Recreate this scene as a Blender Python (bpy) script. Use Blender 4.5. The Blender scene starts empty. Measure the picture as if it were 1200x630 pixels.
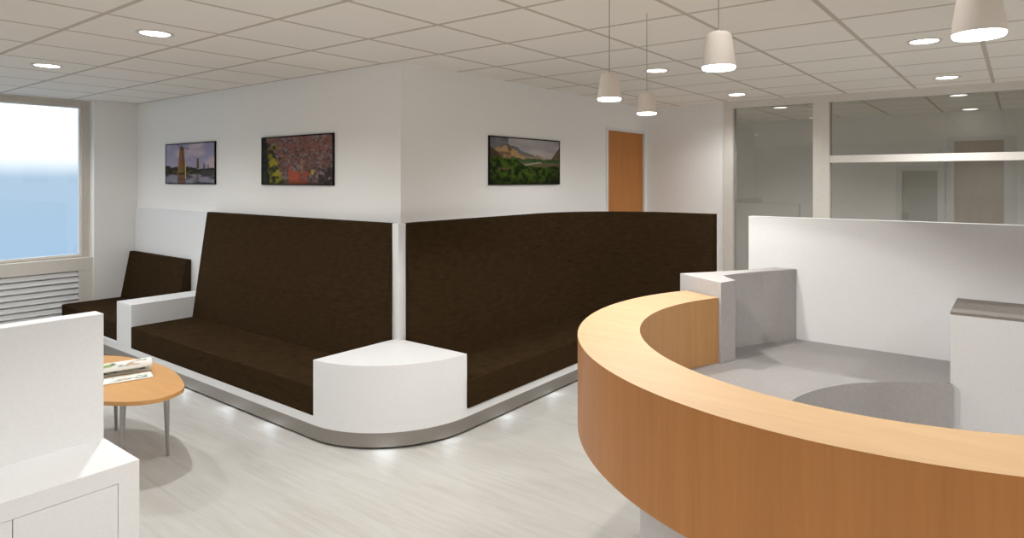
import bpy, bmesh, math, random
from mathutils import Vector
random.seed(7)
S = bpy.context.scene
COL = S.collection
PI = math.pi
ZC = 2.454          # ceiling height
FZ = -.04           # finished floor level
XA, YA = -3.597, 3.142   # projecting corner of the two white walls
YC = 6.987          # glazed partition plane
XW = -8.075         # window wall
XR, YN, YF = 3.4, -3.6, 9.66   # right wall, near wall behind the viewer, far wall of the back office

# ------------------------------------------------------------------ materials
def mat(name, col=(.8, .8, .8), rough=.5, metal=0., spec=.5):
    m = bpy.data.materials.new(name); m.use_nodes = True
    b = m.node_tree.nodes['Principled BSDF']
    b.inputs['Base Color'].default_value = (*col, 1)
    b.inputs['Roughness'].default_value = rough
    b.inputs['Metallic'].default_value = metal
    b.inputs['Specular IOR Level'].default_value = spec
    return m
def nd(m, t, **kw):
    n = m.node_tree.nodes.new(t)
    for k, v in kw.items():
        if k in n.inputs: n.inputs[k].default_value = v
        else: setattr(n, k, v)
    return n
def ln(m, a, b): m.node_tree.links.new(a, b)
def ramp(m, fac, stops):
    r = nd(m, 'ShaderNodeValToRGB'); e = r.color_ramp.elements
    while len(e) < len(stops): e.new(.5)
    for k, (p, c) in enumerate(stops):
        e[k].position = p; e[k].color = (*c, 1)
    ln(m, fac, r.inputs['Fac']); return r
def bsdf(m): return m.node_tree.nodes['Principled BSDF']
def noisy(name, c0, c1, rough=.6, scale=(40, 40, 40), detail=4, bump=0., spec=.4, nscale=1.):
    """two-tone noise surface in object space"""
    m = mat(name, c0, rough, spec=spec)
    tc = nd(m, 'ShaderNodeTexCoord'); mp = nd(m, 'ShaderNodeMapping')
    mp.inputs['Scale'].default_value = scale
    ln(m, tc.outputs['Object'], mp.inputs['Vector'])
    n = nd(m, 'ShaderNodeTexNoise'); n.inputs['Detail'].default_value = detail; n.inputs['Scale'].default_value = nscale
    ln(m, mp.outputs['Vector'], n.inputs['Vector'])
    r = ramp(m, n.outputs['Fac'], [(.3, c0), (.7, c1)])
    ln(m, r.outputs['Color'], bsdf(m).inputs['Base Color'])
    if bump:
        b = nd(m, 'ShaderNodeBump'); b.inputs['Strength'].default_value = bump; b.inputs['Distance'].default_value = .002
        ln(m, n.outputs['Fac'], b.inputs['Height']); ln(m, b.outputs['Normal'], bsdf(m).inputs['Normal'])
    return m

M = {}
M['wall'] = noisy('wall_paint', (.88, .87, .855), (.91, .90, .885), .85, (160, 160, 160), 3, .12, .2)
M['white'] = noisy('white_laminate', (.765, .77, .78), (.795, .80, .81), .45, (90, 90, 90), 2, .03, .3)
M['panelwhite'] = noisy('screen_white', (.655, .668, .695), (.685, .698, .72), .55, (120, 120, 120), 2, .03, .3)
M['trim'] = noisy('frame_paint', (.70, .66, .61), (.74, .70, .65), .5, (60, 60, 60), 2, 0, .3)
M['sill'] = noisy('convector_paint', (.74, .70, .64), (.78, .74, .68), .5, (60, 60, 60), 2, 0, .3)
M['grey'] = noisy('grey_laminate', (.265, .257, .257), (.295, .286, .286), .6, (70, 70, 70), 3, .03, .3)
M['greyscreen'] = noisy('grey_laminate_bounce_lit', (.39, .378, .38), (.43, .416, .418), .6, (70, 70, 70), 3, .03, .3)  # same grey as the worktop, lightened in place of bounced light
M['greybase'] = noisy('grey_base_laminate', (.56, .54, .535), (.60, .58, .575), .6, (70, 70, 70), 3, .03, .3)
M['brown'] = noisy('brown_upholstery', (.028, .0165, .0072), (.042, .0253, .0115), .85, (14, 14, 70), 5, .12, .02)
M['steel'] = mat('brushed_steel', (.36, .335, .31), .32, 1.)
M['alu'] = mat('satin_aluminium', (.42, .41, .40), .4, .9)
M['greytop'] = noisy('dark_grey_top', (.20, .185, .17), (.24, .22, .20), .7, (70, 70, 70), 3, .03, .2)
M['maple'] = noisy('pale_maple_veneer', (.54, .46, .38), (.58, .50, .42), .6, (30, 30, 2))
M['blind'] = noisy('pale_blind', (.50, .49, .46), (.54, .53, .50), .7)
M['winframe'] = noisy('window_frame_paint', (.58, .53, .47), (.62, .57, .51), .5, (60, 60, 60), 2, 0, .3)
M['black'] = mat('black_frame', (.010, .009, .008), .7, spec=.1)
M['cord'] = mat('cord_grey', (.30, .27, .24), .6)
M['doorwood'] = noisy('door_veneer', (.46, .18, .045), (.52, .21, .055), .55, (40, 40, 2), 4, 0, .3)

def wood(name, a, b, scale, rough=.38):
    m = mat(name, a, rough, spec=.35)
    tc = nd(m, 'ShaderNodeTexCoord'); mp = nd(m, 'ShaderNodeMapping'); mp.inputs['Scale'].default_value = scale
    ln(m, tc.outputs['Object'], mp.inputs['Vector'])
    n1 = nd(m, 'ShaderNodeTexNoise'); n1.inputs['Scale'].default_value = 1.; n1.inputs['Detail'].default_value = 6; n1.inputs['Distortion'].default_value = .4
    ln(m, mp.outputs['Vector'], n1.inputs['Vector'])
    mp2 = nd(m, 'ShaderNodeMapping'); mp2.inputs['Scale'].default_value = [s * 5 for s in scale]
    ln(m, tc.outputs['Object'], mp2.inputs['Vector'])
    n2 = nd(m, 'ShaderNodeTexNoise'); n2.inputs['Scale'].default_value = 1.; n2.inputs['Detail'].default_value = 3
    ln(m, mp2.outputs['Vector'], n2.inputs['Vector'])
    mx = nd(m, 'ShaderNodeMath', operation='MULTIPLY_ADD'); mx.inputs[1].default_value = .35
    ln(m, n2.outputs['Fac'], mx.inputs[0])
    mu = nd(m, 'ShaderNodeMath', operation='MULTIPLY'); mu.inputs[1].default_value = .65
    ln(m, n1.outputs['Fac'], mu.inputs[0]); ln(m, mu.outputs[0], mx.inputs[2])
    r = ramp(m, mx.outputs[0], [(.32, a), (.68, b)])
    ln(m, r.outputs['Color'], bsdf(m).inputs['Base Color'])
    return m
M['beech_top'] = wood('beech_top_lit_grain', (.41, .272, .146), (.465, .315, .175), (2.2, 26, 26), .6)  # one veneer throughout; the light on top is put into this paler tone
M['beech_side'] = wood('beech_side_shaded_grain', (.40, .16, .042), (.48, .205, .058), (22, 22, .8))  # same veneer, upright grain, shade of the outer face painted in as deeper colour
M['beech_inner'] = wood('beech_inner_lit_grain', (.46, .245, .095), (.53, .30, .12), (22, 22, .8))  # same veneer, lightened to paint in the brighter inner face
M['table_wood'] = wood('beech_table', (.55, .285, .10), (.62, .335, .125), (5, 22, 22))

# vinyl plank floor: pale streaks running along x
def floor_mat():
    m = mat('whitewashed_floor', (.6, .6, .55), .42, spec=.4)
    tc = nd(m, 'ShaderNodeTexCoord')
    def noise(sc, det, dist=0.):
        mp = nd(m, 'ShaderNodeMapping'); mp.inputs['Scale'].default_value = sc
        ln(m, tc.outputs['Object'], mp.inputs['Vector'])
        n = nd(m, 'ShaderNodeTexNoise'); n.inputs['Scale'].default_value = 1; n.inputs['Detail'].default_value = det; n.inputs['Distortion'].default_value = dist
        ln(m, mp.outputs['Vector'], n.inputs['Vector']); return n.outputs['Fac']
    a = noise((2.2, 30, 1), 6, .5); b = noise((9, 120, 1), 3); c = noise((.9, 4.5, 1), 3, .8)
    m1 = nd(m, 'ShaderNodeMath', operation='MULTIPLY'); m1.inputs[1].default_value = .45; ln(m, a, m1.inputs[0])
    m2 = nd(m, 'ShaderNodeMath', operation='MULTIPLY_ADD'); m2.inputs[1].default_value = .2; ln(m, b, m2.inputs[0]); ln(m, m1.outputs[0], m2.inputs[2])
    m3 = nd(m, 'ShaderNodeMath', operation='MULTIPLY_ADD'); m3.inputs[1].default_value = .35; ln(m, c, m3.inputs[0]); ln(m, m2.outputs[0], m3.inputs[2])
    r = ramp(m, m3.outputs[0], [(.34, (.435, .42, .395)), (.5, (.50, .49, .465)), (.64, (.545, .54, .52))])
    br = nd(m, 'ShaderNodeTexBrick'); br.offset = .37
    for k, v in (('Scale', 1.), ('Mortar Size', .0012), ('Brick Width', 1.2), ('Row Height', .18), ('Bias', 0.)): br.inputs[k].default_value = v
    br.inputs['Color1'].default_value = (1, 1, 1, 1); br.inputs['Color2'].default_value = (.975, .972, .968, 1); br.inputs['Mortar'].default_value = (.95, .945, .94, 1)
    ln(m, tc.outputs['Object'], br.inputs['Vector'])
    mm = nd(m, 'ShaderNodeMix', data_type='RGBA', blend_type='MULTIPLY'); mm.inputs[0].default_value = 1.
    ln(m, r.outputs['Color'], mm.inputs[6]); ln(m, br.outputs['Color'], mm.inputs[7])
    ln(m, mm.outputs[2], bsdf(m).inputs['Base Color'])
    return m
M['floor'] = floor_mat()

# suspended ceiling: 600 mm tiles, 24 mm grid, lines at x = -2.585 + .6k, y = 1.325 + .6k
def ceil_mat():
    m = mat('ceiling_tiles', (.7, .67, .62), .9, spec=.1)
    tc = nd(m, 'ShaderNodeTexCoord'); sp = nd(m, 'ShaderNodeSeparateXYZ'); ln(m, tc.outputs['Object'], sp.inputs[0])
    def line(out, off):
        a = nd(m, 'ShaderNodeMath', operation='SUBTRACT'); a.inputs[1].default_value = off - 600 * .6; ln(m, out, a.inputs[0])
        f = nd(m, 'ShaderNodeMath', operation='MODULO'); f.inputs[1].default_value = .6; ln(m, a.outputs[0], f.inputs[0])
        c = nd(m, 'ShaderNodeMath', operation='SUBTRACT'); c.inputs[1].default_value = .3; ln(m, f.outputs[0], c.inputs[0])
        d = nd(m, 'ShaderNodeMath', operation='ABSOLUTE'); ln(m, c.outputs[0], d.inputs[0])
        g = nd(m, 'ShaderNodeMapRange'); g.inputs['From Min'].default_value = .3 - .0150; g.inputs['From Max'].default_value = .3 - .0115
        ln(m, d.outputs[0], g.inputs['Value']); return g.outputs[0]
    l = nd(m, 'ShaderNodeMath', operation='MAXIMUM')
    ln(m, line(sp.outputs['X'], -2.585), l.inputs[0]); ln(m, line(sp.outputs['Y'], 1.325), l.inputs[1])
    n = nd(m, 'ShaderNodeTexNoise'); n.inputs['Scale'].default_value = 110; n.inputs['Detail'].default_value = 3
    ln(m, tc.outputs['Object'], n.inputs['Vector'])
    r = ramp(m, n.outputs['Fac'], [(.3, (.87, .825, .765)), (.7, (.92, .875, .815))])
    mx = nd(m, 'ShaderNodeMix', data_type='RGBA'); mx.inputs[7].default_value = (.58, .525, .45, 1)
    ln(m, l.outputs[0], mx.inputs[0]); ln(m, r.outputs['Color'], mx.inputs[6])
    ln(m, mx.outputs[2], bsdf(m).inputs['Base Color'])
    b = nd(m, 'ShaderNodeBump'); b.inputs['Strength'].default_value = .15; b.inputs['Distance'].default_value = .002
    ln(m, n.outputs['Fac'], b.inputs['Height']); ln(m, b.outputs['Normal'], bsdf(m).inputs['Normal'])
    return m
M['ceil'] = ceil_mat()

def emis(name, col, s):
    m = bpy.data.materials.new(name); m.use_nodes = True; nt = m.node_tree; nt.nodes.clear()
    e = nt.nodes.new('ShaderNodeEmission'); e.inputs['Color'].default_value = (*col, 1); e.inputs['Strength'].default_value = s
    o = nt.nodes.new('ShaderNodeOutputMaterial'); nt.links.new(e.outputs[0], o.inputs[0]); return m
M['lamp'] = emis('lamp_diffuser', (1, .97, .92), 9)
M['dimlamp'] = emis('lamp_diffuser_office', (1, .97, .92), 3.)
def glass(name, tint, refl):
    m = bpy.data.materials.new(name); m.use_nodes = True; nt = m.node_tree; nt.nodes.clear()
    t = nt.nodes.new('ShaderNodeBsdfTransparent'); t.inputs[0].default_value = (*tint, 1)
    g = nt.nodes.new('ShaderNodeBsdfGlossy'); g.inputs['Roughness'].default_value = .015; g.inputs[0].default_value = (.9, .9, .9, 1)
    fr = nt.nodes.new('ShaderNodeFresnel'); fr.inputs[0].default_value = 1.5
    ad = nt.nodes.new('ShaderNodeMath'); ad.operation = 'MULTIPLY'; ad.inputs[1].default_value = refl
    nt.links.new(fr.outputs[0], ad.inputs[0])
    mx = nt.nodes.new('ShaderNodeMixShader'); nt.links.new(ad.outputs[0], mx.inputs[0])
    nt.links.new(t.outputs[0], mx.inputs[1]); nt.links.new(g.outputs[0], mx.inputs[2])
    o = nt.nodes.new('ShaderNodeOutputMaterial'); nt.links.new(mx.outputs[0], o.inputs[0]); return m
M['glass'] = glass('tinted_glass', (.74, .735, .71), 1.5)
M['clear'] = glass('clear_glass', (.97, .985, .99), .5)
def vcol(name, rough=.5):
    m = mat(name, (.5, .5, .5), rough, spec=.25)
    a = nd(m, 'ShaderNodeVertexColor', layer_name='Col'); ln(m, a.outputs['Color'], bsdf(m).inputs['Base Color']); bsdf(m).inputs['Specular IOR Level'].default_value = .06; return m
M['print'] = vcol('printed_photo')
M['paper'] = vcol('printed_paper', .55)
def shade_mat():
    m = mat('pendant_shade', (.76, .69, .63), .6, spec=.2)
    b = bsdf(m)
    return m
M['shade'] = shade_mat()

# ------------------------------------------------------------------ mesh helpers
def link(name, bm, m=None, parent=None, bevel=0, smooth=False, loc=None):
    me = bpy.data.meshes.new(name)
    bmesh.ops.recalc_face_normals(bm, faces=bm.faces)
    bm.to_mesh(me); bm.free()
    o = bpy.data.objects.new(name, me); COL.objects.link(o)
    for mm in (m if isinstance(m, list) else [m]):
        if mm: me.materials.append(mm)
    if parent:
        o.parent = parent; o.location = -Vector(parent.location)
    if smooth:
        for p in me.polygons: p.use_smooth = True
        me.set_sharp_from_angle(angle=math.radians(35))
    if bevel:
        b = o.modifiers.new('edge', 'BEVEL'); b.width = bevel; b.segments = 2; b.limit_method = 'ANGLE'; b.angle_limit = math.radians(40)
    return o
def box(bm, x0, x1, y0, y1, z0, z1, mi=0):
    v = [bm.verts.new(p) for p in ((x0,y0,z0),(x1,y0,z0),(x1,y1,z0),(x0,y1,z0),(x0,y0,z1),(x1,y0,z1),(x1,y1,z1),(x0,y1,z1))]
    for f in ((0,3,2,1),(4,5,6,7),(0,1,5,4),(1,2,6,5),(2,3,7,6),(3,0,4,7)):
        bm.faces.new([v[i] for i in f]).material_index = mi
def boxes(*bs):
    bm = bmesh.new()
    for b in bs: box(bm, *b)
    return bm
def prism(bm, pts, z0, z1, mside=0, mtop=0):
    lo = [bm.verts.new((x, y, z0)) for x, y in pts]; hi = [bm.verts.new((x, y, z1)) for x, y in pts]
    n = len(pts)
    for i in range(n):
        j = (i + 1) % n
        bm.faces.new((lo[i], lo[j], hi[j], hi[i])).material_index = mside
    f = bm.faces.new(hi); f.material_index = mtop
    g = bm.faces.new(list(reversed(lo))); g.material_index = mside
    return bm
def ring(cx, cy, r0, r1, a0, a1, z0, z1, n=96, mside=0, mtop=0, minner=None):
    bm = bmesh.new(); rows = []
    for k in range(n + 1):
        a = math.radians(a0 + (a1 - a0) * k / n); c, s = math.cos(a), math.sin(a)
        rows.append([bm.verts.new((cx + r * c, cy + r * s, z)) for r, z in ((r0, z0), (r1, z0), (r1, z1), (r0, z1))])
    for k in range(n):
        for i in range(4):
            j = (i + 1) % 4
            f = bm.faces.new((rows[k][i], rows[k + 1][i], rows[k + 1][j], rows[k][j])); f.material_index = mtop if i == 2 else (minner if i == 3 and minner is not None else mside)
    for r in (rows[0], rows[-1]): bm.faces.new(r).material_index = mside
    return bm
def sweep(path, prof):
    """path: list of (x, y, nx, ny) with the unit normal toward the sitter; prof: (d, z) closed outline"""
    bm = bmesh.new(); rows = []
    for x, y, nx, ny in path:
        rows.append([bm.verts.new((x + nx * d, y + ny * d, z)) for d, z in prof])
    m = len(prof)
    for a, b in zip(rows, rows[1:]):
        for i in range(m):
            j = (i + 1) % m; bm.faces.new((a[i], b[i], b[j], a[j]))
    bm.faces.new(rows[0]); bm.faces.new(list(reversed(rows[-1])))
    return bm
def lathe(prof, n=40, cx=0, cy=0, cap=True):
    bm = bmesh.new(); rows = []
    for r, z in prof:
        rows.append([bm.verts.new((cx + r * math.cos(2*PI*k/n), cy + r * math.sin(2*PI*k/n), z)) for k in range(n)])
    for a, b in zip(rows, rows[1:]):
        for k in range(n): bm.faces.new((a[k], a[(k+1) % n], b[(k+1) % n], b[k]))
    if cap: bm.faces.new(rows[0]); bm.faces.new(rows[-1])
    return bm
def tag(o, label=None, cat=None, group=None, kind=None):
    if label: o['label'] = label
    if cat: o['category'] = cat
    if group: o['group'] = group
    if kind: o['kind'] = kind
    return o
def thing(name, label, cat, loc=(0, 0, 0), group=None):
    o = bpy.data.objects.new(name, None); COL.objects.link(o); o.location = loc; o.empty_display_size = .1
    return tag(o, label, cat, group)
def struct(name, bm, m, **kw):
    return tag(link(name, bm, m, **kw), kind='structure')

# ------------------------------------------------------------------ the room
struct('floor', boxes((-8.6, XR + .2, YN - .2, YF + .2, -.12, FZ)), M['floor'])
struct('ceiling', boxes((-8.6, XR + .2, YN - .2, YF + .2, ZC, ZC + .1)), M['ceil'])
# wall behind the left bench, and the wall with the door
struct('wall_back', boxes((XW - .2, XA, YA, YA + .15, FZ, ZC)), M['wall'])
D0, D1, DZ = 6.03, 6.93, 2.165
struct('wall_middle', boxes((XA - .15, XA, YA + .15, D0, FZ, ZC), (XA - .15, XA, D0, D1, DZ, ZC), (XA - .15, XA, D1, YC, FZ, ZC)), M['wall'])
struct('wall_center', boxes((XA - .15, -2.647, YC, YC + .12, FZ, ZC)), M['wall'])
# window wall (opening WY0..WY1, WZ0..WZ1)
XG = -8.16
WY0, WY1, WZ0, WZ1 = -2.3, 2.70, .755, 2.44
struct('wall_left', boxes((XW - .25, XG, YN, YA, FZ, WZ0), (XW - .25, XG, YN, YA, WZ1, ZC), (XW - .25, XG, WY1, YA, WZ0, WZ1), (XW - .25, XG, YN, WY0, WZ0, WZ1)), M['wall'])
struct('wall_left_2', boxes((XG, -8.052, 2.715, YA, FZ, ZC)), M['wall'])    # pier beside the window
struct('wall_right', boxes((XR, XR + .15, YN, YF, FZ, ZC)), M['wall'])
struct('wall_near', boxes((XW - .2, XR, YN - .15, YN, FZ, ZC)), M['wall'])
struct('wall_far', boxes((XA - .15, XR, YF, YF + .15, FZ, ZC)), M['wall'])
struct('wall_far_left', boxes((XA - .15, XA, YC + .12, YF, FZ, ZC)), M['wall'])

# window_1: frame with one mullion out of view, glass, convector cover below
w = thing('window_1', None, None, (XG, .2, WZ0)); w['kind'] = 'structure'
fb = bmesh.new(); x0, x1 = XG - .07, XG + .012
YI, ZB, ZT = 2.631, WZ0 + .022, WZ1 - .062
box(fb, x0, x1, YI, WY1, WZ0, WZ1); box(fb, x0, x1, WY0, WY0 + .07, WZ0, WZ1)
box(fb, x0, x1, WY0 + .07, YI, ZT, WZ1); box(fb, x0, x1, WY0 + .07, YI, WZ0, ZB)
box(fb, x0, x1, .15, .24, ZB, ZT)
link('window_frame', fb, M['winframe'], w, bevel=.003)
xb0, xb1 = x0 + .01, x1 - .03
link('window_bead', boxes((xb0, xb1, YI - .012, YI, ZB, ZT), (xb0, xb1, .24, YI - .012, ZB, ZB + .012), (xb0, xb1, .24, YI - .012, ZT - .010, ZT)), M['white'], w)
link('window_pane', boxes((x0 + .025, x0 + .031, .24, YI - .012, ZB + .012, ZT - .010), (x0 + .025, x0 + .031, WY0 + .07, .15, ZB, ZT)), M['clear'], w)

rc = thing('radiator_cover', 'cream convector cover with horizontal louvres under the big window', 'radiator cover', (-8.1, .2, 0))
cb = bmesh.new()
box(cb, XG + .013, -8.078, WY0, 2.712, .62, WZ0); box(cb, XG + .013, -8.078, 2.585, 2.712, FZ, .62)
box(cb, XG + .013, -8.078, WY0, 2.585, FZ, .09); box(cb, XG + .013, -8.125, WY0, 2.585, .09, .62)
link('cover_panel', cb, M['sill'], rc, bevel=.003)
gb = bmesh.new()
z = .615
while z > .1:      # sloping blades
    a = [(-8.112, z), (-8.100, z - .004), (-8.083, z - .046), (-8.092, z - .053), (-8.112, z - .050)]
    lo = [gb.verts.new((x, WY0 + .01, zz)) for x, zz in a]; hi = [gb.verts.new((x, 2.583, zz)) for x, zz in a]
    for i in range(5):
        j = (i + 1) % 5; gb.faces.new((lo[i], lo[j], hi[j], hi[i]))
    gb.faces.new(lo); gb.faces.new(hi)
    z -= .062
link('louvre_grille', gb, M['white'], rc)

# door_1 in the middle wall
d = thing('door_1', None, None, (XA, 6.48, 0)); d['kind'] = 'structure'
link('door_frame', boxes((XA - .14, XA + .012, D0, D0 + .035, FZ, DZ), (XA - .14, XA + .012, D1 - .035, D1, FZ, DZ), (XA - .14, XA + .012, D0 + .035, D1 - .035, DZ - .03, DZ)), M['white'], d)
link('door_leaf', boxes((XA - .05, XA - .008, D0 + .037, D1 - .037, .005 + FZ, DZ - .032)), M['doorwood'], d)
link('door_handle', boxes((XA - .008, XA + .035, 6.13, 6.15, 1.03, 1.05), (XA + .025, XA + .04, 6.13, 6.25, 1.03, 1.05)), M['steel'], d, bevel=.004)

# glazed partition: window_2
g = thing('window_2', None, None, (-1, YC, 0)); g['kind'] = 'structure'
gf = bmesh.new(); y0, y1 = YC - .012, YC + .11
PZ = 2.38
for a, b in ((-2.645, -2.54), (-1.70, -1.544), (1.10, 1.25), (XR - .1, XR)): box(gf, a, b, y0, y1, FZ, ZC)
for a, b in ((-2.54, -1.70), (-1.544, 1.10), (1.25, XR - .1)):
    box(gf, a, b, y0, y1, PZ, ZC); box(gf, a, b, y0, y1, FZ, .10)
for a, b in ((-1.544, 1.10), (1.25, XR - .1)): box(gf, a, b, y0 + .01, y1 - .01, 1.766, 1.838)
link('glazing_frame', gf, M['trim'], g)
gy0, gy1 = YC + .04, YC + .05
for a, b, c, e in ((-2.54, -1.70, .10, PZ), (-1.544, 1.10, 1.838, PZ), (-1.544, 1.10, .10, 1.766), (1.25, XR - .1, 1.838, PZ), (1.25, XR - .1, .10, 1.766)):
    link('glass_pane', boxes((a, b, gy0, gy1, c, e)), M['glass'], g)
# door and side window on the far wall of the office behind the glass
d2 = thing('door_2', None, None, (-.41, YF, 0)); d2['kind'] = 'structure'
link('door_frame', boxes((-.74, -.66, YF - .03, YF, FZ, 2.13), (-.15, -.02, YF - .03, YF, FZ, 2.13), (-.66, -.15, YF - .03, YF, 2.08, 2.13)), M['white'], d2)
link('door_leaf', boxes((-.66, -.15, YF - .018, YF, FZ, 2.08)), M['maple'], d2)
w3 = thing('window_3', None, None, (-1.04, YF, 1.2)); w3['kind'] = 'structure'
link('window_frame', boxes((-1.31, -1.24, YF - .03, YF, .9, 1.77), (-.84, -.76, YF - .03, YF, .9, 1.98), (-1.24, -.84, YF - .03, YF, 1.71, 1.77)), M['white'], w3)
link('window_blind', boxes((-1.24, -.84, YF - .012, YF, .9, 1.71)), M['blind'], w3)

# ------------------------------------------------------------------ corner banquette
# path A runs along the back wall, path B along the middle wall and round a free-standing quarter bend
BX, BY0 = -3.572, 3.10
CBX, CBY, RB = -2.65, 4.75, .922
def pathB(y0=BY0, xe=-2.212):
    p = [(BX, y0, 1, 0), (BX, CBY, 1, 0)]
    for k in range(1, 25):
        a = PI - PI / 2 * k / 24
        p.append((CBX + RB * math.cos(a), CBY + RB * math.sin(a), -math.cos(a), -math.sin(a)))
    p.append((xe, CBY + RB, 0, -1)); return p
YAB = 3.12      # back line of run A
def pathA(x0, x1): return [(x0, YAB, 0, -1), (x1, YAB, 0, -1)]
BACK = [(.022, .306), (.022, 1.284), (.062, 1.286), (.075, 1.280), (.212, .306)]
SEAT = [(.035, .119), (.733, .119), (.733, .298), (.728, .304), (.035, .306)]
SEATB = [(.022, .119), (.715, .119), (.715, .298), (.710, .304), (.022, .306)]

bA = thing('upholstered_bench', 'long dark brown straight bench seat with tall sloping back beneath two pictures', 'bench', (-4.9, 2.75, 0))
link('seat', sweep(pathA(-6.243, -3.553), SEAT), M['brown'], bA, smooth=True)
link('backrest', sweep(pathA(-6.243, -3.560), BACK), M['brown'], bA, smooth=True)
link('armrest', boxes((-6.553, -6.245, 2.387, 3.09, .119, .497)), M['white'], bA, bevel=.004)
bB = thing('upholstered_bench', 'dark brown bench whose tall back bends round a curve behind the wooden counter', 'bench', (-3.2, 4.2, 0))
link('seat', sweep(pathB(3.066), SEATB), M['brown'], bB, smooth=True)
link('backrest', sweep(pathB(), [(.0, .306), (.0, 1.284)] + BACK[2:]), M['brown'], bB, smooth=True)
link('back_shell', sweep(pathB(3.15), [(-.022, FZ), (-.022, 1.283), (-.001, 1.283), (-.001, FZ)]), M['white'], bB, smooth=True)
bC = thing('upholstered_bench', 'short dark brown bench with low back in the corner by the window', 'bench', (-7.3, 2.7, 0))
link('seat', sweep(pathA(-8.045, -6.557), [(.04, .119), (.70, .119), (.70, .282), (.69, .288), (.04, .288)]), M['brown'], bC, smooth=True)
link('backrest', sweep(pathA(-8.045, -6.70), [(.012, .289), (.012, .79), (.058, .79), (.150, .289)]), M['brown'], bC, smooth=True)
pC = tag(link('wall_panel', boxes((-8.045, -6.25, 3.113, 3.141, .30, 1.282)), M['white'], bevel=.003), 'white wall panel behind the low-backed bench in the window corner', 'wall panel')

# quarter-round white corner block with slim post
AX, AY, RC = -3.545, 3.062, .676
cbk = thing('corner_table', 'white quarter-round block table between the two brown benches', 'corner table', (-3.3, 2.8, 0))
pts = [(AX, AY)] + [(AX + RC * math.sin(a) , AY - RC * math.cos(a)) for a in [PI / 2 * k / 40 for k in range(41)]]
bm = bmesh.new(); prism(bm, pts, .119, .47)
link('block', bm, M['white'], cbk, smooth=True)
link('corner_post', boxes((-3.557, -3.492, 3.030, 3.096, .308, 1.288)), M['white'], cbk)

# common white base lip and recessed metal plinth
def base_outline(off):
    """front outline with the front pulled back by off; closed along the walls"""
    fA = AY - RC + off; fB = AX + RC - off; r = RC - off
    o = [(-8.045, YA - .005), (-8.045, fA), (AX, fA)]
    o += [(AX + r * math.sin(a), AY - r * math.cos(a)) for a in [PI / 2 * k / 40 for k in range(1, 41)]]
    o += [(fB, CBY)]
    rb = CBX - fB
    o += [(CBX - rb * math.cos(a), CBY + rb * math.sin(a)) for a in [PI / 2 * k / 12 for k in range(1, 13)]]
    o += [(-2.212, CBY + rb), (-2.212, CBY + RB - .002)]
    o += [(CBX + (RB - .002) * math.cos(a), CBY + (RB - .002) * math.sin(a)) for a in [PI / 2 + PI / 2 * k / 24 for k in range(25)]]
    o += [(BX + .002, YA - .005)]
    return o
bs = thing('bench_base', 'low white base with metal plinth running under all the corner benches', 'bench base', (-4, 2.8, 0))
bm = bmesh.new(); prism(bm, base_outline(0), .0625, .1185); link('base_lip', bm, M['white'], bs, smooth=True)
bm = bmesh.new(); prism(bm, base_outline(.001), -.024, .0622); link('plinth', bm, M['steel'], bs, smooth=True)
bm = bmesh.new(); prism(bm, base_outline(.07), FZ, -.0242); link('toe_kick', bm, M['black'], bs, smooth=True)

# ------------------------------------------------------------------ reception desk
CX, CY = -.368, 2.592
A0, A1 = 153.3, 352
rd = thing('reception_desk', 'large curved beech reception counter in the right foreground on a grey base', 'reception desk', (CX, CY, 0))
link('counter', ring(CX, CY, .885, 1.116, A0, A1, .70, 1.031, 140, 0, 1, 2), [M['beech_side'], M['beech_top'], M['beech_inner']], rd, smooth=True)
link('base', ring(CX, CY, .845, .884, A0 + 3, A1, FZ, .690, 120), M['greybase'], rd, smooth=True)
# grey worktop: between the counter, the white screen and the round knee opening
wo = [(CX + .884 * math.cos(math.radians(a)), CY + .884 * math.sin(math.radians(a))) for a in range(154, 341, 3)]
wi = [(-.03 + .7165 * math.cos(math.radians(a)), 2.60 + .7165 * math.sin(math.radians(a))) for a in range(322, 106, -3)]
pts = [(-1.139, 2.979), (-1.110, 3.102), (-1.217, 3.217), (-1.185, 3.322), (-1.10, 3.496), (-.982, 3.687), (-.242, 3.687), (-.242, 3.292)] + list(reversed(wi)) + list(reversed(wo))
bm = bmesh.new(); prism(bm, pts, .691, .7195)
link('worktop', bm, M['grey'], rd)
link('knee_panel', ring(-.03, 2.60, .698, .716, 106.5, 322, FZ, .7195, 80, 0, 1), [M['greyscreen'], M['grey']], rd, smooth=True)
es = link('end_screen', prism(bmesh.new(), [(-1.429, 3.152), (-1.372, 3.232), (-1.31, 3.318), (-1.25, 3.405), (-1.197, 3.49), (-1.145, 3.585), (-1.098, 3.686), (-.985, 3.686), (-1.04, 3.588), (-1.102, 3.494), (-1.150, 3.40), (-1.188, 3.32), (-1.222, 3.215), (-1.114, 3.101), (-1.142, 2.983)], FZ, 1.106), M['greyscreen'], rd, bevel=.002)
es['label'] = 'grey end screen with a thick post'
wp = tag(link('tall_screen', boxes((-1.25, 1.3, 3.690, 3.735, FZ, 1.388)), M['panelwhite'], bevel=.002),
         'tall white privacy screen standing behind the reception desk worktop', 'screen')
wc = thing('storage_cabinet', 'white box cabinet with grey top inside the reception desk, at right edge', 'cabinet', (.1, 3.5, FZ))
link('carcass', boxes((-.240, .62, 3.290, 3.688, FZ, 1.016)), M['panelwhite'], wc, bevel=.002)
link('top_panel', boxes((-.240, .62, 3.290, 3.688, 1.0165, 1.028)), M['greytop'], wc)

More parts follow.
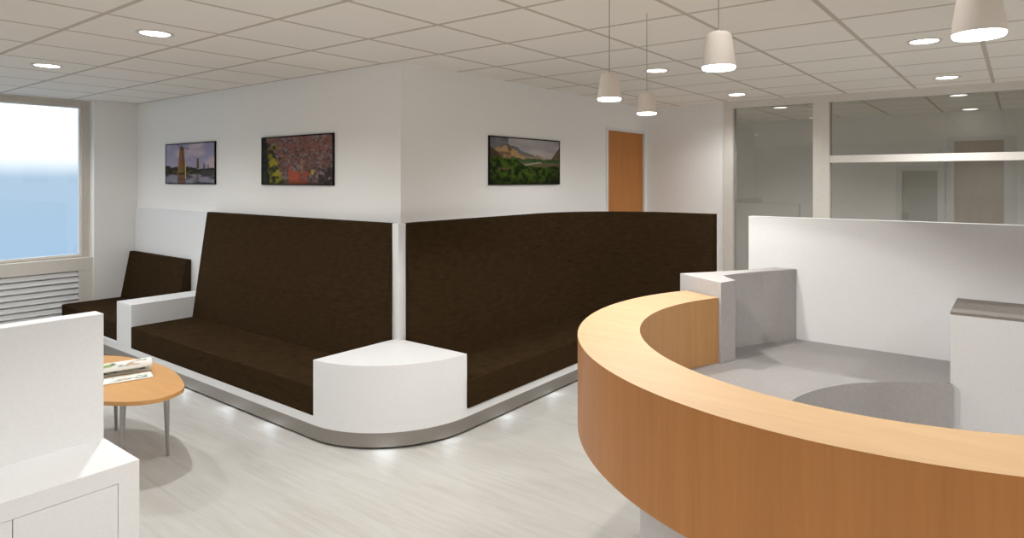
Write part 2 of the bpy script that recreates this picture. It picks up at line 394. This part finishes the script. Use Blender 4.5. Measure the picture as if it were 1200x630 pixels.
# ------------------------------------------------------------------ low cabinet with back panel, left foreground
lc = thing('storage_bench', 'white low cabinet with upright back panel in the left foreground', 'cabinet', (-2.95, .2, 0))
link('back_panel', boxes((-3.203, -3.114, -1.6, 1.086, FZ, 1.031)), M['white'], lc, bevel=.003)
link('carcass', boxes((-3.113, -2.777, -1.6, 1.086, FZ, .503), (-2.777, -2.765, -1.6, 1.086, .436, .503), (-2.777, -2.765, 1.013, 1.086, FZ, .436), (-2.777, -2.765, -1.6, 1.013, FZ, .06)), M['white'], lc)
y = 1.011
while y > -1.5:
    link('door', boxes((-2.7765, -2.7655, y - .319, y, .062, .434)), M['white'], lc); y -= .3225

# ------------------------------------------------------------------ coffee table and magazine
ct = thing('coffee_table', 'small egg-shaped beech coffee table on slim metal legs behind the low white cabinet', 'coffee table', (-4.4, 1.5, 0))
ctrl = [(-3.745, 1.58), (-3.79, 1.70), (-3.89, 1.765), (-4.15, 1.838), (-4.39, 1.86), (-4.65, 1.838), (-4.89, 1.77), (-5.03, 1.64), (-5.08, 1.45), (-5.03, 1.26), (-4.88, 1.14), (-4.65, 1.10), (-4.4, 1.14), (-4.15, 1.24), (-3.93, 1.374), (-3.80, 1.465)]
def catmull(P, n=6):
    out = []; L = len(P)
    for i in range(L):
        p0, p1, p2, p3 = (Vector(P[(i + k - 1) % L]) for k in range(4))
        for k in range(n):
            t = k / n
            out.append(tuple(.5 * ((2 * p1) + (p2 - p0) * t + (2 * p0 - 5 * p1 + 4 * p2 - p3) * t * t + (3 * p1 - p0 - 3 * p2 + p3) * t ** 3)))
    return out
bm = bmesh.new(); prism(bm, catmull(ctrl), .388, .41)
link('tabletop', bm, M['table_wood'], ct, smooth=True)
for (tx, ty), (fx, fy) in (((-3.966, 1.700), (-4.05, 1.745)), ((-4.03, 1.50), (-4.03, 1.493)), ((-4.66, 1.69), (-4.73, 1.72)), ((-4.78, 1.34), (-4.80, 1.33))):
    bm = bmesh.new(); n = 20; rows = []
    for t in (0, .03, 1):
        r = .017 - .009 * t; zz = .3875 + (FZ - .3875) * t; cx = tx + (fx - tx) * t; cy = ty + (fy - ty) * t
        rows.append([bm.verts.new((cx + r * math.cos(2*PI*k/n), cy + r * math.sin(2*PI*k/n), zz)) for k in range(n)])
    for a, b in zip(rows, rows[1:]):
        for k in range(n): bm.faces.new((a[k], a[(k+1) % n], b[(k+1) % n], b[k]))
    bm.faces.new(rows[0]); bm.faces.new(rows[-1])
    link('leg', bm, M['alu'], ct, smooth=True)

def hsh(*a):
    v = math.sin(sum(x * k for x, k in zip(a, (12.9898, 78.233, 37.719)))) * 43758.5453
    return v - math.floor(v)
def vn(x, y, s=0):
    ix, iy = math.floor(x), math.floor(y); fx, fy = x - ix, y - iy
    fx = fx * fx * (3 - 2 * fx); fy = fy * fy * (3 - 2 * fy)
    a = hsh(ix, iy, s) * (1 - fx) + hsh(ix + 1, iy, s) * fx; b = hsh(ix, iy + 1, s) * (1 - fx) + hsh(ix + 1, iy + 1, s) * fx
    return a * (1 - fy) + b * fy
def fbm(x, y, s=0, o=4): return sum(vn(x * 2 ** k, y * 2 ** k, s + k) * .5 ** (k + 1) for k in range(o)) / (1 - .5 ** o)
def mixc(a, b, t): t = max(0, min(1, t)); return tuple(p * (1 - t) + q * t for p, q in zip(a, b))
def sst(a, b, x): t = max(0, min(1, (x - a) / (b - a))); return t * t * (3 - 2 * t)

def sheet(name, nu, nv, pos, colr, m, parent, thick=0):
    """grid surface with a painted colour per vertex"""
    bm = bmesh.new(); lay = bm.verts.layers.float_color.new('Col')
    G = []
    for j in range(nv + 1):
        row = []
        for i in range(nu + 1):
            v = bm.verts.new(pos(i / nu, j / nv)); c = colr(i / nu, j / nv)
            v[lay] = (*c, 1); row.append(v)
        G.append(row)
    for j in range(nv):
        for i in range(nu): bm.faces.new((G[j][i], G[j][i+1], G[j+1][i+1], G[j+1][i]))
    o = link(name, bm, m, parent, smooth=True)
    if thick:
        s = o.modifiers.new('thickness', 'SOLIDIFY'); s.thickness = thick; s.offset = 0
    return o
mg = thing('magazine', 'open magazine with one side curled over, lying on the coffee table', 'magazine', (-4.3, 1.6, .411))
O = Vector((-4.172, 1.716, 0)); U = Vector((-.265, .072, 0)); U.normalize(); V = Vector((U.y, -U.x, 0)); V = -V if V.y > 0 else V
def magcol(seed):
    def f(u, v):
        base = (.80, .79, .75)
        n = fbm(u * 5, v * 5, seed); n2 = fbm(u * 7 + 9, v * 6, seed + 5)
        c = base
        if .12 < u < .9 and .06 < v < .94:
            if n > .58: c = mixc(c, (.30, .40, .16), (n - .58) * 9)
            if n2 > .60: c = mixc(c, (.05, .13, .12), (n2 - .60) * 10)
            if n < .36: c = mixc(c, (.50, .36, .25), (.36 - n) * 7)
        return c
    return f
def flatpos(u, v):
    p = O + U * (.135 * u) + V * (.40 * v); p.z = .4135 + .006 * math.sin(PI * u) ; return p
sheet('flat_pages', 22, 50, flatpos, magcol(3), M['paper'], mg, .004)
def curlpos(u, v):
    a = -PI * .55 + u * PI * 1.75; r = .036 - .010 * u
    d = .172 + r * math.cos(PI / 2 + 0) ; p = O + U * (.170 - r * math.sin(a) * -1.0) + V * (.40 * v - .012)
    p.z = .411 + .037 - r * math.cos(a + PI * .0) * 1.0
    return p
def curl(u, v):
    # page rises from the fold and rolls over toward the far edge
    if u < .25:
        t = u / .25; x = .135 + .03 * t; zz = .413 + .004 * t
    t = u; a = -PI / 2 + t * PI * 1.55; r = .038
    x = .172 + r * math.cos(a) * .98; zz = .4135 + r + r * math.sin(a)
    p = O + U * x + V * (.40 * v - .01); p.z = zz + .002; return p
sheet('curled_pages', 30, 50, curl, magcol(11), M['paper'], mg, .003)

# ------------------------------------------------------------------ pictures
def pic_mill(u, v):       # u right, v up
    c = mixc((.40, .36, .47), (.25, .25, .40), v + .3 * (fbm(u * 3, v * 5, 2) - .5) - (.2 if u < .25 else 0))
    c = mixc(c, (.60, .47, .48), sst(.42, .72, fbm(u * 3 + 4, v * 4, 8) + .15 * (u - .4)) * .75)
    if v < .34 + .05 * fbm(u * 9, 1, 3) + (.05 * sst(.75, .5, u) if u < .75 else 0) + (.04 if u < .1 else 0):
        c = mixc((.012, .015, .006), (.13, .10, .015) if .22 < u < .66 else (.06, .03, .015), sst(.4, .75, fbm(u * 24, v * 20, 4)))
    if v < .22 + .10 * sst(.62, .8, u):
        c = mixc((.24, .23, .29), (.05, .045, .04), sst(.40, .60, fbm(u * 6, v * 16, 6) + .15 * (v - .08)))
        if .26 < u < .42: c = mixc(c, (.15, .055, .02), .85)
        if .64 < u < .70 and v > .05: c = mixc(c, (.15, .075, .045), .7)
    def mill(cx, b, t, w0, w1, col):
        nonlocal c
        if b < v < t:
            k = (v - b) / (t - b); wd = w0 + (w1 - w0) * k
            if abs(u - cx) < wd: c = mixc(col, tuple(q * .35 for q in col), sst(-.6, 1, (u - cx) / wd) * .6 + .4 * fbm(u * 60, v * 60, 1))
    mill(.345, .40, .88, .075, .045, (.27, .105, .028)); mill(.345, .86, .95, .05, .02, (.06, .035, .02))
    mill(.345, .26, .42, .085, .08, (.24, .13, .03))
    mill(.675, .36, .62, .03, .017, (.20, .09, .05)); mill(.80, .36, .50, .02, .012, (.24, .12, .08)); mill(.88, .36, .46, .012, .008, (.22, .12, .09))
    for cx, cy, L, th in ((.36, .90, .22, .010),):
        for ang in (-.08, .75 + PI / 2, PI - .35):
            dx, dy = (u - cx) * 2.5, v - cy; al = dx * math.cos(ang) + dy * math.sin(ang); ac = -dx * math.sin(ang) + dy * math.cos(ang)
            if 0 < al < L * 1.7 and abs(ac) < th: c = (.12, .07, .045)
    if abs(u - .425) < .006 and .10 < v < .52: c = (.75, .60, .25)
    return c
def pic_town(u, v):
    # hillside of small roofs: rows of jittered little blocks
    wu, wv = u * 34 + 3 * fbm(u * 5, v * 5, 21), v * 26 + 3 * fbm(u * 6, v * 4, 22)
    cell = hsh(math.floor(wu), math.floor(wv), 3); sh = hsh(math.floor(wu * 1.9), math.floor(wv * 1.7), 5)
    c = mixc((.055, .040, .038), (.20, .145, .14), fbm(u * 30, v * 18, 1, 3))
    red = sst(.35, .7, v + .25 * (fbm(u * 5, v * 5, 31) - .5))
    if cell < .22 + .38 * red: c = mixc(c, mixc((.22, .085, .06), (.36, .15, .11), sh), .75)
    elif cell > .88: c = mixc(c, (.27, .26, .31), .75)
    elif cell > .82: c = mixc(c, (.42, .36, .31), .6)
    elif cell > .70: c = mixc(c, (.03, .03, .03), .7)
    c = mixc(c, (.22, .10, .08), .28)
    g = .30 - .24 * (v - .1) + .10 * (fbm(v * 6, 3, 5) - .5)
    tr = sst(.40, .66, fbm(u * 22, v * 15, 7))
    if u < g and v < .90: c = mixc((.025, .027, .008), (.33, .29, .02), tr * sst(.05, .15, u))
    if v > .50 and g < u < g + .12 and fbm(u * 15, v * 10, 12) > .5: c = mixc((.03, .03, .01), (.24, .20, .03), tr)
    if u < .09 * (1.25 - .5 * v): c = mixc((.010, .012, .007), (.03, .032, .012), tr)
    k = fbm(u * 13, v * 9, 9)
    if .40 < u < .56 and v < .42 - 1.2 * abs(u - .47) and k > .40: c = (.42, .10, .05)
    if .54 < u < .68 and v < .26 and k > .45: c = (.36, .085, .04)
    if abs(u - .735) < .018 and .19 < v < .29: c = (.48, .38, .05)
    if abs(u - .59) < .006 and .2 < v < .55: c = (.34, .24, .10)
    if u > .82 and v < .34 and k > .42: c = mixc(c, (.018, .02, .018), .8)
    return mixc(tuple(q * .9 for q in c), (.01, .01, .01), .5 * (1 - sst(0, .12, v)))
def pic_valley(u, v):
    sky = mixc((.52, .46, .42), (.24, .24, .27), fbm(u * 3, v * 6, 3) * 1.1)
    c = sky
    r1 = .98 - .55 * u + .10 * (fbm(u * 9, 1, 2) - .5) if u > .24 else 1.1
    if v < max(r1, .58 + .05 * fbm(u * 8, 2, 2)) and u < .72: c = mixc((.08, .08, .09), (.20, .19, .20), fbm(u * 10, v * 10, 5))
    if v < .55 + .13 * (fbm(u * 6, 4, 8)): c = mixc(c, (.30, .22, .13), .7)
    if v < .86 - .9 * abs(u - .18) + .16 * (fbm(u * 14, v * 9, 5) - .5) and u < .5: c = mixc((.40, .25, .12), (.13, .09, .06), sst(.4, .68, fbm(u * 16, v * 12, 9)))
    if v < .80 - 1.5 * u + .1 * (fbm(u * 12, 5, 1) - .5): c = mixc((.055, .04, .03), (.10, .07, .05), fbm(u * 20, v * 20, 3))
    if u > .84 and v < .50 + 2.2 * (u - .84): c = mixc((.10, .07, .035), (.17, .12, .06), fbm(u * 20, v * 20, 4))
    if v < .56 + .05 * (fbm(u * 16, 9, 4) - .5): c = mixc((.028, .06, .022), (.07, .13, .05), fbm(u * 20, v * 16, 2))
    if v < .48 and u > .42: c = mixc((.09, .075, .035), (.20, .16, .09), fbm(u * 8, v * 22, 6))
    if .42 < u < .72 and abs(v - .45 - .03 * math.sin(u * 11)) < .016: c = (.34, .31, .26)
    if v < .40 + (.16 * (1 - sst(.3, .5, u))) + .09 * (fbm(u * 9, 3, 9) - .5): c = mixc((.010, .020, .004), (.062, .105, .014), sst(.32, .68, fbm(u * 20, v * 14, 11)))
    if abs(v - .33) < .02 and .1 < u < .26: c = mixc(c, (.15, .08, .04), .7)
    return mixc(c, (.008, .010, .004), .55 * (1 - sst(0, .22, v)) + .6 * (1 - sst(0, .14, u)) * (1 - v) + .6 * sst(.72, .95, u) * (1 - sst(.3, .5, v)))
def picture(name, label, axis, a0, a1, fn):
    z0, z1 = 1.549, 1.9695
    if axis == 'A':
        yb = YA - .001; yf = YA - .032; t = thing(name, label, 'picture', ((a0 + a1) / 2, yb, (z0 + z1) / 2), 'framed pictures on the white walls')
        P = lambda a, dd, zz: (a, yb - dd, zz)
    else:
        xb = XA + .001; t = thing(name, label, 'picture', (xb, (a0 + a1) / 2, (z0 + z1) / 2), 'framed pictures on the white walls')
        P = lambda a, dd, zz: (xb + dd, a, zz)
    fb = bmesh.new(); e = .010
    def bx(a, b, d0, d1, zz0, zz1):
        p, q = P(a, d0, zz0), P(b, d1, zz1)
        box(fb, min(p[0], q[0]), max(p[0], q[0]), min(p[1], q[1]), max(p[1], q[1]), zz0, zz1)
    bx(a0, a1, 0, .026, z0 + e, z1 - e) if False else None
    bx(a0, a0 + e, 0, .015, z0, z1); bx(a1 - e, a1, 0, .015, z0, z1)
    bx(a0 + e, a1 - e, 0, .015, z0, z0 + e); bx(a0 + e, a1 - e, 0, .015, z1 - e, z1)
    bx(a0 + e, a1 - e, 0, .010, z0 + e, z1 - e)
    link('frame', fb, M['black'], t)
    sheet('print', 168, 70, lambda u, v: P(a0 + e + (a1 - a0 - 2 * e) * u, .0125, z0 + e + (z1 - z0 - 2 * e) * v), fn, M['print'], t)
picture('wall_picture', 'framed photograph of windmills by water, nearest the window', 'A', -7.314, -6.258, pic_mill)
picture('wall_picture', 'framed photograph of red town roofs and yellow trees, above the straight bench', 'A', -5.428, -4.378, pic_town)
picture('wall_picture', 'framed photograph of a green valley below mountains, left of the orange door', 'B', 4.098, 5.137, pic_valley)

# ------------------------------------------------------------------ lamps
def spot(loc, watts, size, blend, rad=.03, col=(.985, .985, .975)):
    l = bpy.data.lights.new('spot_beam', 'SPOT'); l.energy = watts; l.spot_size = math.radians(size); l.spot_blend = blend
    l.shadow_soft_size = rad; l.color = col
    o = bpy.data.objects.new('spot_beam', l); COL.objects.link(o); o.location = loc; return o
def make_downlight():
    t = thing('ceiling_downlight', 'x', 'downlight', (0, FZ, ZC))
    bm = bmesh.new(); n = 40; rows = []
    for r, z in ((.100, ZC - .0002), (.100, ZC - .004), (.085, ZC - .006), (.078, ZC - .003), (.078, ZC - .0002)):
        rows.append([bm.verts.new((r * math.cos(2*PI*k/n), r * math.sin(2*PI*k/n), z)) for k in range(n)])
    for a, b in zip(rows, rows[1:]):
        for k in range(n): bm.faces.new((a[k], a[(k+1) % n], b[(k+1) % n], b[k]))
    link('trim_ring', bm, M['trim'], t, smooth=True)
    link('diffuser', lathe([(.0765, ZC - .0002), (.0765, ZC - .0028), (.070, ZC - .0034)], 40), M['lamp'], t)
    return t
def copy_thing(o):
    c = o.copy(); COL.objects.link(c)
    for ch in o.children:
        d = ch.copy(); COL.objects.link(d); d.parent = c
    return c
proto = make_downlight(); used = False
DL = [(-4.062, 1.64, 'round ceiling downlight above the coffee table, larger of the two at left'),
      (-5.863, 1.63, 'small round ceiling downlight near the window at far left'),
      (-2.288, 4.57, 'round ceiling downlight behind the small pendants, above the curved bench'),
      (-2.286, 6.36, 'round ceiling downlight just before the glass partition, nearest the wooden door'),
      (-.473, 4.58, 'large round ceiling downlight left of the biggest pendant lamp'),
      (-.490, 6.345, 'round ceiling downlight beside the partition head beam, below the biggest pendant'),
      (-2.286, 7.83, 'dim downlight seen through the narrow left glass pane'),
      (-.497, 7.765, 'dim downlight seen through the wide glass pane, upper of two'),
      (-.489, 9.40, 'dim downlight seen through the wide glass pane at the far wall, lower of two')]
for x, y, lab in DL:
    o = proto if not used else copy_thing(proto); used = True
    o.location = (x, y, ZC); o['label'] = lab; o['group'] = 'recessed ceiling downlights'
    back = y > YC
    if back:
        for ch in o.children:
            if ch.name.startswith('diffuser'):
                ch.data = ch.data.copy(); ch.data.materials[0] = M['dimlamp']
    if y < 9: spot((x, y, ZC - .02), 66 if back else (30 if y > 6 and x < -2 else (72 if y < 2 else 60)), 140 if back else 150, .6 if back else .8)
# unseen spots, partly on the rows, partly added to brighten the room: light only
for x, y in ((-7.66, 1.63), (-2.288, 1.63), (1.3, 4.03), (1.3, 6.36), (1.3, 1.63), (-.49, 1.63), (-.49, -.6), (-2.29, -.6), (-4.06, -.6), (-5.86, -.6), (1.3, -.6), (-4.06, -2.6), (-.49, -2.6)):
    spot((x, y, ZC - .02), 7 if (x, y) == (-.49, 1.63) else ((28 if x < -1 else 75) if y < 0 else (40 if x < 0 else 70)), 150, .8)
spot((1.3, 7.9, ZC - .02), 66, 140, .6)

def make_pendant():
    t = thing('pendant_lamp', 'x', 'pendant lamp', (0, 0, 1.94))
    bm = lathe([(.0475, .002), (.0505, 0), (.0485, .025), (.0385, .092), (.034, .1005), (.026, .105), (.004, .107), (.004, .112)], 48)
    # hollow cup: remove the bottom cap
    for f in [f for f in bm.faces if len(f.verts) > 4 and f.calc_center_median().z < .01]: bm.faces.remove(f)
    link('lamp_shade', bm, M['shade'], None, smooth=True).parent = t
    link('diffuser', lathe([(.0470, .004), (.0495, -.004), (.047, -.0075), (.03, -.009)], 48), M['lamp'], None, smooth=True).parent = t
    link('cord', lathe([(.0018, .112), (.0018, ZC - 1.94 - .0005)], 8), M['cord'], None).parent = t
    return t
pp = make_pendant(); used = False
for x, y, lab in ((-1.390, 2.359, 'white cone pendant lamp, second smallest, hanging before the ceiling grid left of centre'),
                  (-1.538, 2.987, 'smallest white cone pendant lamp, hanging by the wooden door corner'),
                  (-.732, 1.892, 'white cone pendant lamp above the beech counter, second largest'),
                  (-.070, 1.672, 'largest white cone pendant lamp, at top right of the picture')):
    o = pp if not used else copy_thing(pp); used = True
    o.location = (x, y, 1.94 if x < -.1 else 1.912); o['label'] = lab; o['group'] = 'pendant lamps over the counter'
    spot((x, y, 1.915 if x < -.1 else 1.887), 30 if x < -1 else 11, 139, .12, .02, (1, .945, .87))
# small cool lights tucked in front of the plinth
for x, y in ((-4.54, 2.365), (-4.0, 2.365), (-3.06, 2.545), (-2.86, 2.90), (-2.850, 3.44), (-2.850, 4.0), (-5.2, 2.365), (-5.9, 2.365)):
    l = bpy.data.lights.new('plinth_light', 'AREA'); l.shape = 'RECTANGLE'; l.size = .10; l.size_y = .015; l.energy = .06; l.color = (.80, .90, 1)
    o = bpy.data.objects.new('plinth_light', l); COL.objects.link(o); o.location = (x, y, .03)
    o.rotation_euler = (math.radians(-18), 0, 0) if x < -3.3 else ((math.radians(-18), 0, math.radians(35 if x < -2.9 else 80)))

# ------------------------------------------------------------------ world seen through the window
W = bpy.data.worlds.new('sky'); S.world = W; W.use_nodes = True; nt = W.node_tree
bg = nt.nodes['Background']
tc = nt.nodes.new('ShaderNodeTexCoord'); sp = nt.nodes.new('ShaderNodeSeparateXYZ'); nt.links.new(tc.outputs['Generated'], sp.inputs[0])
mr = nt.nodes.new('ShaderNodeMapRange'); mr.inputs['From Min'].default_value = -.5; mr.inputs['From Max'].default_value = .5
nt.links.new(sp.outputs['Z'], mr.inputs['Value'])
cr = nt.nodes.new('ShaderNodeValToRGB'); e = cr.color_ramp.elements
for _ in range(3): e.new(.5)
for k, (p, c) in enumerate(((0., (.36, .53, .72)), (.40, (.385, .545, .73)), (.502, (.42, .555, .70)), (.530, (1.08, 1.12, 1.15)), (1., (1.9, 1.95, 2.)))):
    e[k].position = p; e[k].color = (*c, 1)
nt.links.new(mr.outputs[0], cr.inputs['Fac']); nt.links.new(cr.outputs['Color'], bg.inputs['Color']); bg.inputs['Strength'].default_value = 1.0

# ------------------------------------------------------------------ camera
cam = bpy.data.cameras.new('camera'); co = bpy.data.objects.new('camera', cam); COL.objects.link(co)
co.location = (0, 0, 1.6); co.rotation_euler = (PI / 2, 0, .64032)
cam.sensor_width = 36; cam.lens = 754.7 / 1200 * 36
cam.shift_x = -32.4 / 1200; cam.shift_y = -105.25 / 1200; cam.clip_start = .02
S.camera = co
S.view_settings.view_transform = 'Standard'; S.view_settings.look = 'None'
S.view_settings.exposure = .22; S.view_settings.gamma = 1
try:
    S.cycles.max_bounces = 10; S.cycles.diffuse_bounces = 6; S.cycles.use_denoising = True
    S.cycles.sample_clamp_indirect = 6
except Exception: pass
